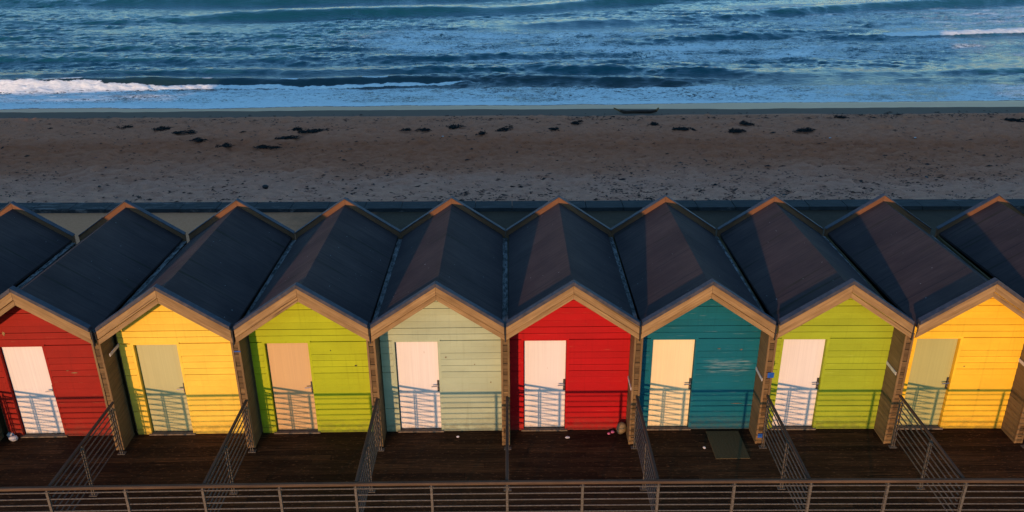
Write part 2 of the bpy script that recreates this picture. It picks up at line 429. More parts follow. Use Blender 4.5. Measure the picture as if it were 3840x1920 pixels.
# ------------------------------------------------------------------ deck
xs=np.arange(-30,28.01,1.2)
def warped_board(m, x0,x1,y0,y1,z0,z1,r):
    n=max(1,int(round((x1-x0)/1.2))); X=[x0+(x1-x0)*k/n for k in range(n+1)]
    for a,b in zip(X[:-1],X[1:]):
        pts=[]
        for x in (a,b):
            pts.append([(*warp(x,y0),z0),(*warp(x,y1),z0),(*warp(x,y1),z1),(*warp(x,y0),z1)])
        m.prism(pts[0],pts[1],r)
m=MB(); y=-2.62
while y<.70:
    x=-29.5+random.uniform(-3,0)
    while x<27.5:
        L=random.choice((2.4,3.6,4.8)); x1=min(x+L,28.2)
        dz=random.uniform(-.0015,.0015)
        warped_board(m,x+.002,x1-.002,y,y+.138,-.032+dz,0+dz,random.random()); x=x1
    y+=.1445
dk=m.build('boardwalk_deck',M['deck']); tag(dk,kind='structure')
m=MB(); warped_board(m,-29.5,27.8,-2.6,4.7,-.62,-.045,.5); o=m.build('deck_base',M['parti']); tag(o,kind='structure')
m=MB(); warped_board(m,-29.5,27.8,.62,4.7,-.0445,-.002,.5)

# ------------------------------------------------------------------ railings
RZ=[.98,.857,.734,.611,.488,.365,.242]
YR=-2.371; XR=1.2306
fr=empty('front_railing',(*warp(XM,YR),0)); tag(fr,'long metal railing with a timber handrail running along the front edge of the deck','railing')
fo=Vector(fr.location)
def wpoint(x,y,z): a=warp(x,y); return Vector((a[0],a[1],z))-fo
posts=[i*P/2+XR for i in range(-22,21)]
m=MB(); hx=[posts[0]-.3+k*.605 for k in range(int((posts[-1]-posts[0]+.6)/.605)+1)]
for a,b in zip(hx[:-1],hx[1:]):
    A=wpoint(a,YR,1.075);B=wpoint(b,YR,1.075)
    w,h=.036,.026
    prof=[(-w,-h*.4),(-w*.7,-h),(w*.7,-h),(w,-h*.4),(w,h*.5),(w*.6,h),(-w*.6,h),(-w,h*.5)]
    m.prism([A+Vector((0,u,v)) for u,v in prof],[B+Vector((0,u,v)) for u,v in prof],.4)
m.build('handrail',M['hand'],fr)
for zz in RZ:
    m=MB()
    for a,b in zip(hx[:-1],hx[1:]): m.tube(wpoint(a,YR,zz),wpoint(b,YR,zz),.0105,6,.4)
    m.build('rail',M['steel'],fr,smooth=False)
# cable stays excluded; each post: flat bar with foot plate and saddle under the handrail
def post_mesh(name,along):
    m=MB()
    if along=='x':
        m.box(-.019,.019,-.006+.013,.006+.013,.012,1.0,.4); m.box(-.019,.019,-.025,-.013,.012,1.0,.4)
        m.box(-.012,.012,-.012,.006,1.0,1.048,.4)
        m.box(-.04,.04,-.02,.02,1.0,1.008,.5)
    else:
        m.box(.013,.025,-.019,.019,.012,1.0,.4); m.box(-.025,-.013,-.019,.019,.012,1.0,.4)
        m.box(-.012,.012,-.012,.012,1.0,1.048,.4)
    m.box(-.07,.07,-.045,.045,.001,.0115,.6)
    return m
pp=post_mesh('post','x').build('post',M['steel'],fr)
for k,x in enumerate(posts):
    o=pp if k==0 else pp.copy()
    if k: C.objects.link(o); o.parent=fr
    o.location=wpoint(x,YR,0)
# divider railings, one per pair of huts
dv=empty('divider_railing',(0,0,0))
y0,y1=-2.33,.03
m=MB(); w,h=.026,.021
prof=[(-w,-h*.4),(-w*.7,-h),(w*.7,-h),(w,-h*.4),(w,h*.5),(w*.6,h),(-w*.6,h),(-w,h*.5)]
m.prism([(u,y0-.0,1.078+v) for u,v in prof],[(u,y1+.035,1.078+v) for u,v in prof],.4)
HD=m.build('handrail',M['plate'],dv); HD.data.materials[0]=wood('divider_handrail_timber',(.05,.032,.02),(.11,.065,.036),1,dark=.1,scale=.8)
for zz in RZ:
    m=MB(); m.tube((0,y0+.02,zz),(0,y1-.03,zz),.0125,6,.4); m.build('rail',M['steel'],dv)
m=post_mesh('post','y'); pm=m.build('post',M['steel'],dv); pm.location=(0,-.03,0)
pm2=pm.copy(); C.objects.link(pm2); pm2.parent=dv; pm2.location=(0,-1.225,0)
LB={-1:'divider railing left of the faded red hut',0:'divider railing between the faded red hut and the yellow hut',1:'divider railing between the yellow hut with khaki door and the lime hut',
 2:'divider railing between the lime hut and the sage green hut',3:'divider railing between the sage green and scarlet huts, seen end on',4:'divider railing between the scarlet hut and the teal hut',
 5:'divider railing between the teal hut and the green hut with white door',6:'divider railing between the green hut and the deep yellow hut with olive door',7:'divider railing right of the deep yellow hut'}
for i in [0]+[k for k in range(-9,11) if k!=0]:
    o=dv if i==0 else copy_tree(dv)
    x=i*P+XR; o.location=(*warp(x,0),0); o.rotation_euler=(0,0,warp_rot(x))
    tag(o,'metal '+LB[i] if i in LB else 'metal divider railing between huts beyond the edge of the picture','railing','divider railings between the huts' if i in LB else 'divider railings beyond the picture edges')

# ------------------------------------------------------------------ lumps: stones, weed, driftwood
def lump(name,mat,loc,size,seed,flat=1.,rz=0,sub=3,amp=.18):
    rs=np.random.default_rng(seed); bm=bmesh.new(); bmesh.ops.create_icosphere(bm,subdivisions=sub,radius=1)
    d=[(rs.normal(size=3)*1.6,rs.uniform(0,6.28),rs.uniform(.3,1)) for _ in range(7)]
    for v in bm.verts:
        n=1+amp*sum(a*math.sin(v.co.x*k[0]+v.co.y*k[1]+v.co.z*k[2]+p) for k,p,a in d)/2.5
        v.co=Vector((v.co.x*size[0]*n,v.co.y*size[1]*n,v.co.z*size[2]*n))
    zmin=min(v.co.z for v in bm.verts)
    for v in bm.verts: v.co.z-=zmin
    me=bpy.data.meshes.new(name); bm.to_mesh(me); bm.free(); me.shade_smooth(); me.materials.append(mat)
    o=bpy.data.objects.new(name,me); C.objects.link(o); o.location=loc; o.rotation_euler=(0,0,rz); return o
def dp(x,y,z=0.002): return (x,y,z)
o=lump('stone',M['stone'],dp(10.71,.40),(.10,.085,.135),3,rz=.3); tag(o,'large brown rounded stone on the deck at the right corner of the scarlet hut','stone')
o=lump('pebble',M['pink'],dp(10.47,.40),(.035,.025,.022),4); tag(o,'small pink pebble on the deck beside the brown stone, the left one','pebble','pink pebbles by the brown stone')
o=lump('pebble',M['pink'],dp(10.545,.44),(.035,.03,.028),5); tag(o,'small pink pebble nearest the big brown stone on the deck','pebble','pink pebbles by the brown stone')
o=lump('pebble',M['pale'],dp(9.65,.288),(.045,.03,.018),6); tag(o,'small pale pebble on the deck before the scarlet hut door','pebble')
o=lump('pebble',M['pale'],dp(12.234,-.081),(.028,.024,.02),7); tag(o,'small pale pebble on the deck before the teal hut','pebble')
o=lump('pebble',M['pale'],dp(7.521,.336),(.03,.022,.018),8); tag(o,'small pale pebble on the deck before the sage green hut','pebble')
o=lump('stone',M['pale'],dp(-1.235,.48),(.075,.06,.055),9); tag(o,'pale rounded stone by the faded red hut, the upper of two','stone','pale stones by the faded red hut')
o=lump('stone',M['pale'],dp(-1.12,.36),(.085,.06,.06),10,rz=.2); tag(o,'larger pale stone on the deck by the faded red hut, the lower of two','stone','pale stones by the faded red hut')
m=MB()
for k in range(11):
    x=12.375+.0585*k; m.box(x,x+.0575,-.41,.46,.003,.014)
o=m.build('doormat',M['mat'],bevel=.003); tag(o,'faded greenish rectangular mat lying on the deck in front of the teal hut','mat')

# ------------------------------------------------------------------ promenade, kerb wall, beach
ZP=-.6
def shore_skew(x): return -.012*(x-3)
m=MB()
def sheet(name,x0,x1,y0,y1,z,mat,nx=40):
    m=MB()
    for k in range(nx):
        a=x0+(x1-x0)*k/nx; b=x0+(x1-x0)*(k+1)/nx
        m.poly([(a,y0,z),(b,y0,z),(b,y1+shore_skew(b),z),(a,y1+shore_skew(a),z)],.5)
    return m.build(name,mat)
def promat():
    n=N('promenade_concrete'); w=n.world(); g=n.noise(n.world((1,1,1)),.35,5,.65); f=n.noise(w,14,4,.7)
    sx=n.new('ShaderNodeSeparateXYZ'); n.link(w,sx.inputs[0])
    # sunlight at left fading to hut shadow at right, put into the slab colour
    sun_mix=n.math('ADD',n.math('MULTIPLY',sx.outputs[0],-.105),n.math('MULTIPLY',g,1.0))
    k=n.ramp(sun_mix,[(.08,0),(.55,1)])
    shade_col=n.mix(n.ramp(f,[(.3,0),(.7,1)]),(.06,.036,.02),(.095,.058,.034))
    shade_col=n.mix(n.ramp(g,[(.4,0),(.65,.6)]),shade_col,(.036,.024,.016))
    sand=n.mix(n.ramp(f,[(.3,0),(.7,1)]),(.60,.205,.085),(.70,.265,.12))  # paler slab tone painted where the sun falls
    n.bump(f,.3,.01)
    return n.set(n.mix(k,shade_col,sand),.9,0,.1)
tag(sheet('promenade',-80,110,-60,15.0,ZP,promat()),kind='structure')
def kerbmat():
    n=N('sea_wall_stone'); g=n.noise(n.world((1,3,3)),2.2,6,.7); rnd=n.attr('rnd')
    c=n.mix(n.ramp(g,[(.35,0),(.7,1)]),(.022,.022,.022),(.052,.048,.045))
    c=n.mix(n.math('MULTIPLY',rnd,.4),c,(.014,.018,.02))
    sx=n.new('ShaderNodeSeparateXYZ'); n.link(n.world(),sx.inputs[0])
    s=n.noise(n.world((.7,3.5,1)),1.6,6,.75)
    left=n.ramp(n.math('MULTIPLY_ADD',sx.outputs[0],-.06,.45),[(0,.0),(1,.09)])
    c=n.mix(n.ramp(n.math('ADD',s,left),[(.60,0),(.68,.85)]),c,(.17,.135,.115))
    n.bump(g,.5,.02); return n.set(c,.85,0,.2)
m=MB(); x=-60.
while x<90:
    L=1.32; a,b=x+.006,x+L-.006; ya,yb=14.62+shore_skew(x),15.42+shore_skew(x)
    z1=-.47+random.uniform(-.006,.006)
    m.prism([(a,ya,ZP-.3),(a,yb,ZP-.6),(a,yb,z1),(a,ya+.05,z1)],[(b,ya,ZP-.3),(b,yb,ZP-.6),(b,yb,z1),(b,ya+.05,z1)]); x+=L
o=m.build('sea_wall',kerbmat(),bevel=.012); tag(o,'low dark stone wall edging the promenade along the top of the beach','wall')

def vnoise(x,y,seed,f):
    """tileless value noise, vectorised"""
    rs=np.random.default_rng(seed); T=rs.random((256,256))
    xx=x*f+1000.3; yy=y*f+1000.7; xi=np.floor(xx).astype(int); yi=np.floor(yy).astype(int)
    u=xx-xi; v=yy-yi; u=u*u*u*(u*(u*6-15)+10); v=v*v*v*(v*(v*6-15)+10)
    g=lambda a,b:T[a%256,b%256]
    return (g(xi,yi)*(1-u)+g(xi+1,yi)*u)*(1-v)+(g(xi,yi+1)*(1-u)+g(xi+1,yi+1)*u)*v
def fbm(x,y,seed,f,o=4,g=.5):
    s=0;a=1;t=0
    for k in range(o): s=s+a*vnoise(x+13.7*k,y-7.1*k,seed+k,f); t+=a; a*=g; f*=2.03
    return s/t
def sstep(a,b,x):
    t=np.clip((x-a)/(b-a),0,1); return t*t*(3-2*t)
def grid(name,X,Y,Z,mat,attrs=None):
    ny,nx=Z.shape; XX,YY=np.meshgrid(X,Y); 
    co=np.stack([XX,YY,Z],-1).reshape(-1,3)
    idx=np.arange(nx*ny).reshape(ny,nx)
    q=np.stack([idx[:-1,:-1],idx[:-1,1:],idx[1:,1:],idx[1:,:-1]],-1).reshape(-1,4)
    me=bpy.data.meshes.new(name); me.vertices.add(len(co)); me.vertices.foreach_set('co',co.ravel().astype(np.float32))
    me.loops.add(q.size); me.loops.foreach_set('vertex_index',q.ravel().astype(np.int32))
    me.polygons.add(len(q)); me.polygons.foreach_set('loop_start',np.arange(0,q.size,4,dtype=np.int32)); me.polygons.foreach_set('loop_total',np.full(len(q),4,dtype=np.int32))
    me.update(calc_edges=True); me.shade_smooth()
    for k,v in (attrs or {}).items():
        a=me.attributes.new(k,'FLOAT','POINT'); a.data.foreach_set('value',v.ravel().astype(np.float32))
    me.materials.append(mat); o=bpy.data.objects.new(name,me); C.objects.link(o); return o

ZS=-2.0   # sea level
def beach_z(x,y):
    yy=y-shore_skew(x)
    return np.interp(yy,[15.4,16.6,20,26,33.2,35.2,37.2,60],[-.62,-1.15,-1.55,-1.72,-1.80,-1.90,-2.0,-4.6])
xb=np.concatenate([np.linspace(-400,-48,30),np.arange(-47,62,.11),np.linspace(63,420,30)])
yb=np.concatenate([np.arange(15.41,22,.075),np.arange(22,38,.10),np.linspace(38.3,60,40)])
XX,YY=np.meshgrid(xb,yb)
Z=beach_z(XX,YY)
dry=1-sstep(33.2,33.9,YY-shore_skew(XX))
fp=fbm(XX,YY,5,2.3,3,.55); fp2=fbm(XX*.55,YY,9,4.2,3,.6)
Z+=dry*((fp-.5)*.26+(fp2-.5)*.20+(fbm(XX,YY,21,.35,3)-.5)*.16)
pits=vnoise(XX,YY,31,2.6); Z-=dry*.07*sstep(.72,.9,pits)
def sandmat():
    n=N('beach_sand'); w=n.world()
    sx=n.new('ShaderNodeSeparateXYZ'); n.link(w,sx.inputs[0])
    yy=n.math('ADD',sx.outputs[1],n.math('MULTIPLY',sx.outputs[0],.012))
    wob=n.noise(n.world((.10,.25,1)),1,4,.55)
    yw=n.math('ADD',yy,n.math('MULTIPLY',n.math('SUBTRACT',wob,.5),7.))
    t=n.math('DIVIDE',n.math('SUBTRACT',yw,15.),20.)
    base=n.ramp(t,[(0,(.74,.325,.195)),(.28,(.71,.29,.172)),(.42,(.60,.20,.10)),(.62,(.52,.15,.066)),(.75,(.64,.215,.108)),(.95,(.61,.225,.12))])
    f=n.noise(w,26,4,.7); c=n.mix(n.ramp(f,[(.3,0),(.7,1)]),n.mix(1,base,(.84,.82,.80),'MULTIPLY'),n.mix(1,base,(1.12,1.12,1.12),'MULTIPLY'))
    g=n.noise(n.world((.8,2.,1)),3.2,4,.65)
    c=n.mix(n.ramp(g,[(.56,0),(.70,.55)]),c,n.mix(1,base,(.55,.50,.46),'MULTIPLY'))
    # thin wind-blown weed crumbs
    cr=n.noise(n.world((3.2,9,1)),2.0,3,.6); rg=n.noise(n.world((.22,.5,1)),1,3,.5)
    lim=n.math('ADD',cr,n.math('MULTIPLY',n.math('SUBTRACT',rg,.5),.22))
    c=n.mix(n.ramp(lim,[(.71,0),(.74,.85)]),c,(.05,.035,.025))
    # damp band, then wet film with the sky's pale reflection put into its colour
    e=n.math('ADD',yy,n.math('MULTIPLY',n.math('SUBTRACT',n.noise(n.world((.16,.1,1)),1,3,.5),.5),.9))
    damp=n.ramp(n.math('SUBTRACT',e,33.75),[(0,0),(.08,1)])
    c=n.mix(damp,c,(.17,.105,.07))
    e2=n.math('SUBTRACT',n.math('ADD',yy,n.math('MULTIPLY',n.math('SUBTRACT',n.noise(n.world((.09,.1,1)),1,4,.6),.5),1.9)),35.65)
    wet=n.ramp(e2,[(0,0),(.09,1)])
    c=n.mix(wet,c,(.52,.20,.075))
    n.bump(n.math('MULTIPLY',n.math('ADD',f,n.math('MULTIPLY',g,1.5)),n.math('SUBTRACT',1,damp)),.85,.07)
    return n.set(c,n.mix(wet,.95,.35),0,n.mix(wet,.1,.06))
o=grid('beach',xb,yb,Z,sandmat()); tag(o,kind='structure')

# sea floor / land sheet reaching far
m=MB(); m.poly([(-3000,-3000,-6.2),(3000,-3000,-6.2),(3000,4000,-6.2),(-3000,4000,-6.2)],.5)
o=m.build('ground',M['conc']); tag(o,kind='structure')

# ------------------------------------------------------------------ sea
xs=np.concatenate([-np.geomspace(2500,66,36),np.arange(-65,84,.125),np.geomspace(85,2500,36)])
ys=np.concatenate([np.arange(35.2,50,.085),np.arange(50,70,.13),np.arange(70,100,.2),np.geomspace(100.5,3500,110)])
XX,YY=np.meshgrid(xs,ys)
def wave(X,Y,pts,A,front,back,seed,ampx):
    """a swell with a steep shoreward face; pts: crest line (x,y); ampx: (x, amplitude)"""
    px,py=zip(*pts); yc=np.interp(X,px,py)+(fbm(X,X*0,seed,.09,4)-.5)*1.6+(fbm(X,X*0+9,seed+3,.45,3)-.5)*.35
    ax,av=zip(*ampx); a=A*np.interp(X,ax,av)*(.72+.55*fbm(X,X*0+3,seed+7,.12,3))
    d=Y-yc
    prof=np.where(d<0,np.exp(-(d/front)**2),np.exp(-(np.abs(d)/back)**1.5))
    trough=-.28*np.exp(-((d+front*2.3)/(front*1.6))**2)
    return a*(prof+trough), d, a
Zc=np.zeros_like(XX); near=sstep(37.6,39.8,YY)
far=1-sstep(110,500,YY)
rs=np.random.default_rng(3)
for k in range(84):
    lam=np.exp(rs.uniform(np.log(.45),np.log(4.5))); th=rs.normal(.10,.42); kk=2*np.pi/lam
    kx,ky=kk*math.sin(th),kk*math.cos(th)
    ph=rs.uniform(0,6.28); amp=.0048*lam**.55
    ok=(1-sstep(lam*70,lam*220,YY))
    Zc+=amp*np.sin(kx*XX+ky*YY+ph+2.2*fbm(XX,YY,50+k%5,.22,2))*ok
choppy=.55+1.1*sstep(.42,.66,fbm(XX*.4,YY,71,.12,3))
Zc+= .11*(-np.abs(fbm(XX*.30,YY,81,1.5,5,.68)-.5)+.08)*choppy
Zc*=near*.72+.06
Zw=Zc*choppy
foamw=np.zeros_like(XX)
W=[ # crest line, amplitude, front, back, amplitude along x
 ([(-60,43.2),(-25,43.3),(-5,44.3),(6,44.6),(18,44.2),(60,44.4)],.62,.62,2.6,[(-60,1),(-20,.95),(2,.75),(9,.6),(14,.5),(20,.32),(26,.12),(80,.05)],'break'),
 ([(-60,46.4),(-8,46.6),(8,47.6),(18,47.0),(26,46.0),(34,46.2),(60,47)],.34,.75,2.2,[(-60,.6),(0,1),(12,1.1),(18,.6),(24,.9),(34,.3),(80,.6)],None),
 ([(-60,54),(-20,53.4),(0,52.8),(12,54.5),(60,58)],.30,.9,3.0,[(-60,1),(-12,1),(0,.7),(12,.9),(20,.5),(80,.2)],None),
 ([(-60,60),(0,58),(20,60.5),(34,64),(60,70)],.26,1.0,3.2,[(-60,.5),(-10,.8),(5,.2),(15,.4),(22,1),(34,1),(44,.3),(80,.3)],None),
 ([(-60,66),(-10,66),(10,66),(24,63.5),(40,62.8),(80,68)],.34,.9,3.2,[(-60,.2),(-20,.2),(10,.3),(34,.35),(42,1),(80,1)],'crest'),
 ([(-60,73),(-38,76.5),(-18,79.5),(-8,81),(10,83.5),(20,90),(45,101)],.78,1.3,4.6,[(-60,.15),(-32,.3),(-20,.75),(-10,1),(0,1),(6,.6),(16,.6),(24,1),(60,.4)],None),
 ([(-60,70),(10,71),(22,73),(36,78.5),(48,83),(80,92)],.62,1.2,4.2,[(-60,.1),(8,.15),(16,.6),(24,.35),(32,.6),(44,1),(56,1),(80,.8)],None),
 ([(-80,96),(-20,92),(0,95),(30,104),(60,116)],.75,1.5,5,[(-80,.5),(-25,.9),(0,.8),(30,.7),(80,.7)],None),
 ([(-90,122),(90,138)],.9,2,8,[(-90,.7),(90,1)],None),
 ([(-120,162),(120,170)],.9,2.4,9,[(-120,1),(120,.7)],None)]
FO=np.zeros_like(XX)
for k,(pts,A,fr_,bk,ax,kind) in enumerate(W):
    w,d,a=wave(XX,YY,pts,A,fr_,bk,100+10*k,ax); Zw+=w
    lip=vnoise(XX,YY,200+k,2.2)
    if kind=='break':
        px=np.interp(XX,[-60,4.0,6.5,80],[1,1,0,0])
        cen=np.interp(XX,[-26,-19,-14,8],[.55,.75,.95,.95])+.25*(fbm(XX,XX*0+5,330,.8,3)-.5); wid=np.interp(XX,[-26,-19,-14,0,8],[.52,.36,.25,.22,.18])*(.6+.8*fbm(XX,XX*0+8,340,1.1,3))
        br=px*np.exp(-((d+cen)/wid)**2)*sstep(0,.2,a)
        FO=np.maximum(FO,1.4*br); Zw+=.34*br*(fbm(XX,YY,300,2.6,4,.65)-.2)
        sp=np.exp(-((d+.05)/.16)**2)*sstep(.58,.75,fbm(XX,YY*.2,320,.5,3))*sstep(0,.2,a)
        FO=np.maximum(FO,.85*sp)
    elif kind=='crest':
        px=np.interp(XX,[-60,41,43,80],[0,0,1,1])
        br=px*np.exp(-((d+.35)/.62)**2)
        FO=np.maximum(FO,1.5*br); Zw+=.20*br*(fbm(XX,YY,303,2.6,3,.6)-.1)
    # steep faces carry no old foam
    face=np.exp(-((d+fr_*.6)/(fr_*.9))**2)*sstep(.1,.3,a)
    foamw=np.maximum(foamw,face)
# old foam fields: density of lace
yy=YY-shore_skew(XX)
edge=37.25+(fbm(XX,XX*0,400,.06,3)-.5)*2.0+(fbm(XX,XX*0,404,.45,3)-.5)*.55+np.interp(XX,[-40,-21,-12,-4,3,12,40],[-1.1,-1.1,-.6,.35,.2,-.05,.3])
wash=sstep(-.03,.06,yy-edge)*(1-sstep(42.2,44.0,yy))
dens=np.zeros_like(XX)
dens=np.maximum(dens,wash*np.interp(XX,[-40,-14,2,8,22,60],[.66,.645,.615,.59,.60,.60])+wash*.15*(1-sstep(37.6,38.8,yy)))
mid=sstep(49,52,YY)*(1-sstep(66,76,YY))
wash_n=fbm(XX*.5,YY,430,.55,4,.6)
mid*= np.interp(XX,[-60,-18,-9,0,20,60],[.0,.10,.62,.95,1,1])
patch=fbm(XX*.5,YY,410,.10,3)
dens=dens*(.80+.42*wash_n)
dens=np.maximum(dens,mid*(.575+.40*(patch-.45)+.26*(wash_n-.5)))
up=sstep(60,66,YY)*(1-sstep(84,92,YY))*sstep(26,36,XX); dens=np.maximum(dens,up*(.56+.3*(wash_n-.5)))
dens=np.maximum(dens,.34*sstep(43.5,45,YY)*(1-sstep(49,52,YY))*sstep(.42,.6,patch))
dens*=1-.75*foamw*(1-wash)
dens=np.maximum(dens,FO)
# thin water sheet at the shore: surface hugs the sand and stops at the edge
Zsea=ZS+Zw
brown=np.clip(1-sstep(41.5,46.5,YY)+.0*XX,0,1)
brown=np.maximum(brown,.65*np.exp(-((YY-44.5)/1.3)**2))
ground=np.interp(yy,[20,26,33.2,35.2,37.2,60],[-1.55,-1.72,-1.80,-1.90,-2.0,-4.6])
sheetz=ground+.012+.03*sstep(0,1.2,yy-edge)+.05*(fbm(XX,YY,600,1.6,4,.6)-.3)*sstep(0,.8,yy-edge)
Zsea=np.where(yy<40, sheetz*(1-sstep(38,40,yy))+Zsea*sstep(38,40,yy), Zsea)
Zsea=np.where(yy<edge,ground-.10*sstep(0,.15,edge-yy)-.001,Zsea)
def seamat():
    n=N('sea_water'); w=n.world(); d=n.attr('foam'); br=n.attr('silt')
    wz=n.world((.55,1.1,0))
    wa=n.noise(wz,1.1,5,.62,1.2)
    l1=n.noise(n.world((.9,2.1,0)),2.4,6,.66,1.0)
    # lace: veins where the noise crosses its mid value
    l2=n.noise(n.world((.55,1.7,0)),2.0,8,.74,.8)
    v=n.math('SUBTRACT',1,n.math('MULTIPLY',n.math('ABSOLUTE',n.math('SUBTRACT',l1,.5)),7.),clamp=True)
    pat=n.math('ADD',n.math('MULTIPLY',v,.22),n.math('ADD',n.math('MULTIPLY',l2,.62),n.math('MULTIPLY',wa,.20)))
    th=n.math('SUBTRACT',1.06,d)
    f=n.math('MULTIPLY',n.math('SUBTRACT',pat,th),8.)
    f=n.math('MINIMUM',n.math('MAXIMUM',f,0),1)
    f=n.math('MULTIPLY',f,n.math('GREATER_THAN',d,.05))
    deep=n.mix(n.noise(n.world((.05,.1,0)),1,3,.5),(.003,.058,.074),(.010,.090,.108))
    c=n.mix(n.math('MULTIPLY',br,.8),deep,(.022,.016,.010))
    foamc=n.mix(n.ramp(n.noise(n.world((1,2,0)),3.5,4,.6),[(.3,0),(.7,1)]),(.66,.70,.66),(.88,.90,.84))
    c=n.mix(f,c,foamc)
    b1=n.noise(n.world((.38,1.4,0)),3.0,7,.68,.3)
    h=n.math('ADD',b1,n.math('MULTIPLY',f,.35))
    n.bump(h,.6,.17)
    n.b.inputs['IOR'].default_value=1.33
    return n.set(c,n.mix(f,.07,.85),0,n.mix(f,.5,.15))
o=grid('sea',xs,ys,Zsea,seamat(),{'foam':dens,'silt':brown}); tag(o,kind='structure')

# ------------------------------------------------------------------ things lying on the beach
def gz(x,y): return float(beach_z(np.array(x),np.array(y)))
def weed(loc,L,Wd,seed,label,hgt=.07,rz=0,nst=None):
    rs=np.random.default_rng(seed); m=MB()
    n=nst or int(50+L*60)
    cen=[((-.5+j/3.)*L*.42+rs.normal(0,.03)*L,rs.normal(0,.3)*Wd,rs.uniform(.6,1.1)) for j in range(4)]
    for k in range(n):
        cx,cy,cr=cen[rs.integers(len(cen))]
        t=rs.normal(0,.5); u=rs.normal(0,.5)
        x=cx+t*cr*L*.30; y=cy+u*cr*Wd*.55; z=max(0,rs.normal(.4,.4))*hgt*math.exp(-t*t)*cr
        a=rs.normal(0,.6); ln=rs.uniform(.08,.26)*(.6+.4*L); w=rs.uniform(.012,.035)
        dx,dy=math.cos(a)*ln,math.sin(a)*ln; nx,ny=-math.sin(a)*w,math.cos(a)*w
        z2=max(.0,z+rs.normal(0,.03)); mz=(z+z2)/2+rs.uniform(.0,.035)
        m.poly([(x-nx,y-ny,z),(x+dx/2-nx,y+dy/2-ny,mz),(x+dx/2+nx,y+dy/2+ny,mz+.02),(x+nx,y+ny,z+.02)])
        m.poly([(x+dx/2-nx,y+dy/2-ny,mz),(x+dx,y+dy,z2),(x+dx/2+nx,y+dy/2+ny,mz+.02)])
    o=m.build('seaweed_clump',M['weed']); o.location=(loc[0],loc[1],gz(*loc)+.01); o.rotation_euler=(0,0,rz)
    tag(o,label,'seaweed','clumps of seaweed on the sand'); return o
WD=[((-12.6,31.3),1.4,.35,'thin scattered seaweed trail at the left end of the weed line'),
 ((-10.3,31.0),1.1,.5,'dark seaweed clump above the roof of the yellow hut, left of its neighbour'),
 ((-8.85,30.1),1.3,.45,'long flat seaweed clump just right of the darkest left clump'),
 ((-7.5,28.6),.9,.5,'ragged seaweed clump lower on the sand, below the left weed line'),
 ((-5.8,27.3),.8,.35,'small seaweed clump above the lime hut roof, nearest the huts on the left'),
 ((-2.95,30.6),.7,.4,'compact dark seaweed clump at the left of the central pair'),
 ((-1.9,30.1),1.9,.5,'longest black seaweed patch, above the lime green hut'),
 ((-3.0,28.9),1.3,.4,'faint brown seaweed streak below the longest black patch'),
 ((-3.6,27.0),1.6,.3,'thin low seaweed line halfway down the sand above the lime hut'),
 ((5.5,31.0),1.0,.55,'curved dark seaweed clump above the sage green hut'),
 ((4.0,30.3),.9,.3,'small thin seaweed clump left of the curved one'),
 ((3.0,30.3),.6,.25,'tiny seaweed scrap furthest left above the sage hut'),
 ((8.3,30.1),1.1,.5,'reddish dark seaweed clump above the scarlet hut'),
 ((7.1,29.5),.6,.6,'patchy seaweed clump between the curved and the reddish clump'),
 ((10.9,30.2),.6,.3,'small seaweed scrap above and right of the scarlet hut'),
 ((12.2,31.6),.7,.35,'small sparse seaweed tuft above the teal hut roof'),
 ((16.4,31.3),.5,.35,'small twiggy seaweed clump above the teal hut, near the driftwood log'),
 ((17.7,30.0),1.7,.35,'long thin seaweed strand trailing right of the twiggy clump'),
 ((21.4,31.1),.9,.5,'dark seaweed clump above the green hut, upper of the right pair'),
 ((20.4,29.4),1.1,.5,'dark seaweed clump above the green hut, lower of the right pair'),
 ((24.0,29.6),1.3,.5,'brownish seaweed ring on the sand above the green hut'),
 ((27.0,32.4),.7,.3,'black pointed seaweed heap near the damp sand at right'),
 ((36.3,31.5),1.6,.4,'black seaweed streak at the right edge of the beach')]
for k,(p,L,w_,l) in enumerate(WD): weed(p,L,w_,700+k,l,hgt=.09 if L<1.5 else .07,rz=random.uniform(-.15,.1))
o=lump('beach_stone',M['dark'],(-1.75,20.2,gz(-1.75,20.2)-.01),(.14,.11,.09),61); tag(o,'black rounded stone on the pale sand above the lime hut','stone')
o=lump('beach_stone',M['dark'],(-.95,19.9,gz(-.95,19.9)),(.07,.05,.035),62); tag(o,'smaller flat black stone right of the rounded black one','stone')
o=lump('beach_stone',M['dark'],(7.1,13.0,ZP),(.06,.05,.05),63,sub=2); tag(o,'tiny dark stone on the promenade behind the sage green hut','stone')
# driftwood log
def curve_tube(name,pts,rads,mat,parent=None,n=9,seed=0):
    rs=np.random.default_rng(seed); m=MB(); rings=[]
    for i,(p,r) in enumerate(zip(pts,rads)):
        p=Vector(p); a=Vector(pts[max(0,i-1)]); b=Vector(pts[min(len(pts)-1,i+1)]); d=(b-a).normalized()
        u=d.cross(Vector((0,0,1))).normalized(); w=u.cross(d)
        rings.append([p+(u*math.cos(t)+w*math.sin(t))*r*rs.uniform(.8,1.15) for t in [2*math.pi*j/n for j in range(n)]])
    base=len(m.v)
    for rg in rings: m.v+= [tuple(v) for v in rg]
    for i in range(len(rings)-1):
        for j in range(n):
            k=(j+1)%n; m.f.append((base+i*n+j,base+i*n+k,base+(i+1)*n+k,base+(i+1)*n+j)); m.r.append(.4)
    m.f.append(tuple(base+j for j in range(n))); m.r.append(.9); m.f.append(tuple(base+(len(rings)-1)*n+j for j in range(n))); m.r.append(.9)
    return m.build(name,mat,parent,smooth=True)
lg=empty('driftwood_log',(15.9,34.15,gz(15.9,34.15)+.02)); tag(lg,'long dark driftwood log with upturned pale ends at the edge of the wet sand','driftwood')
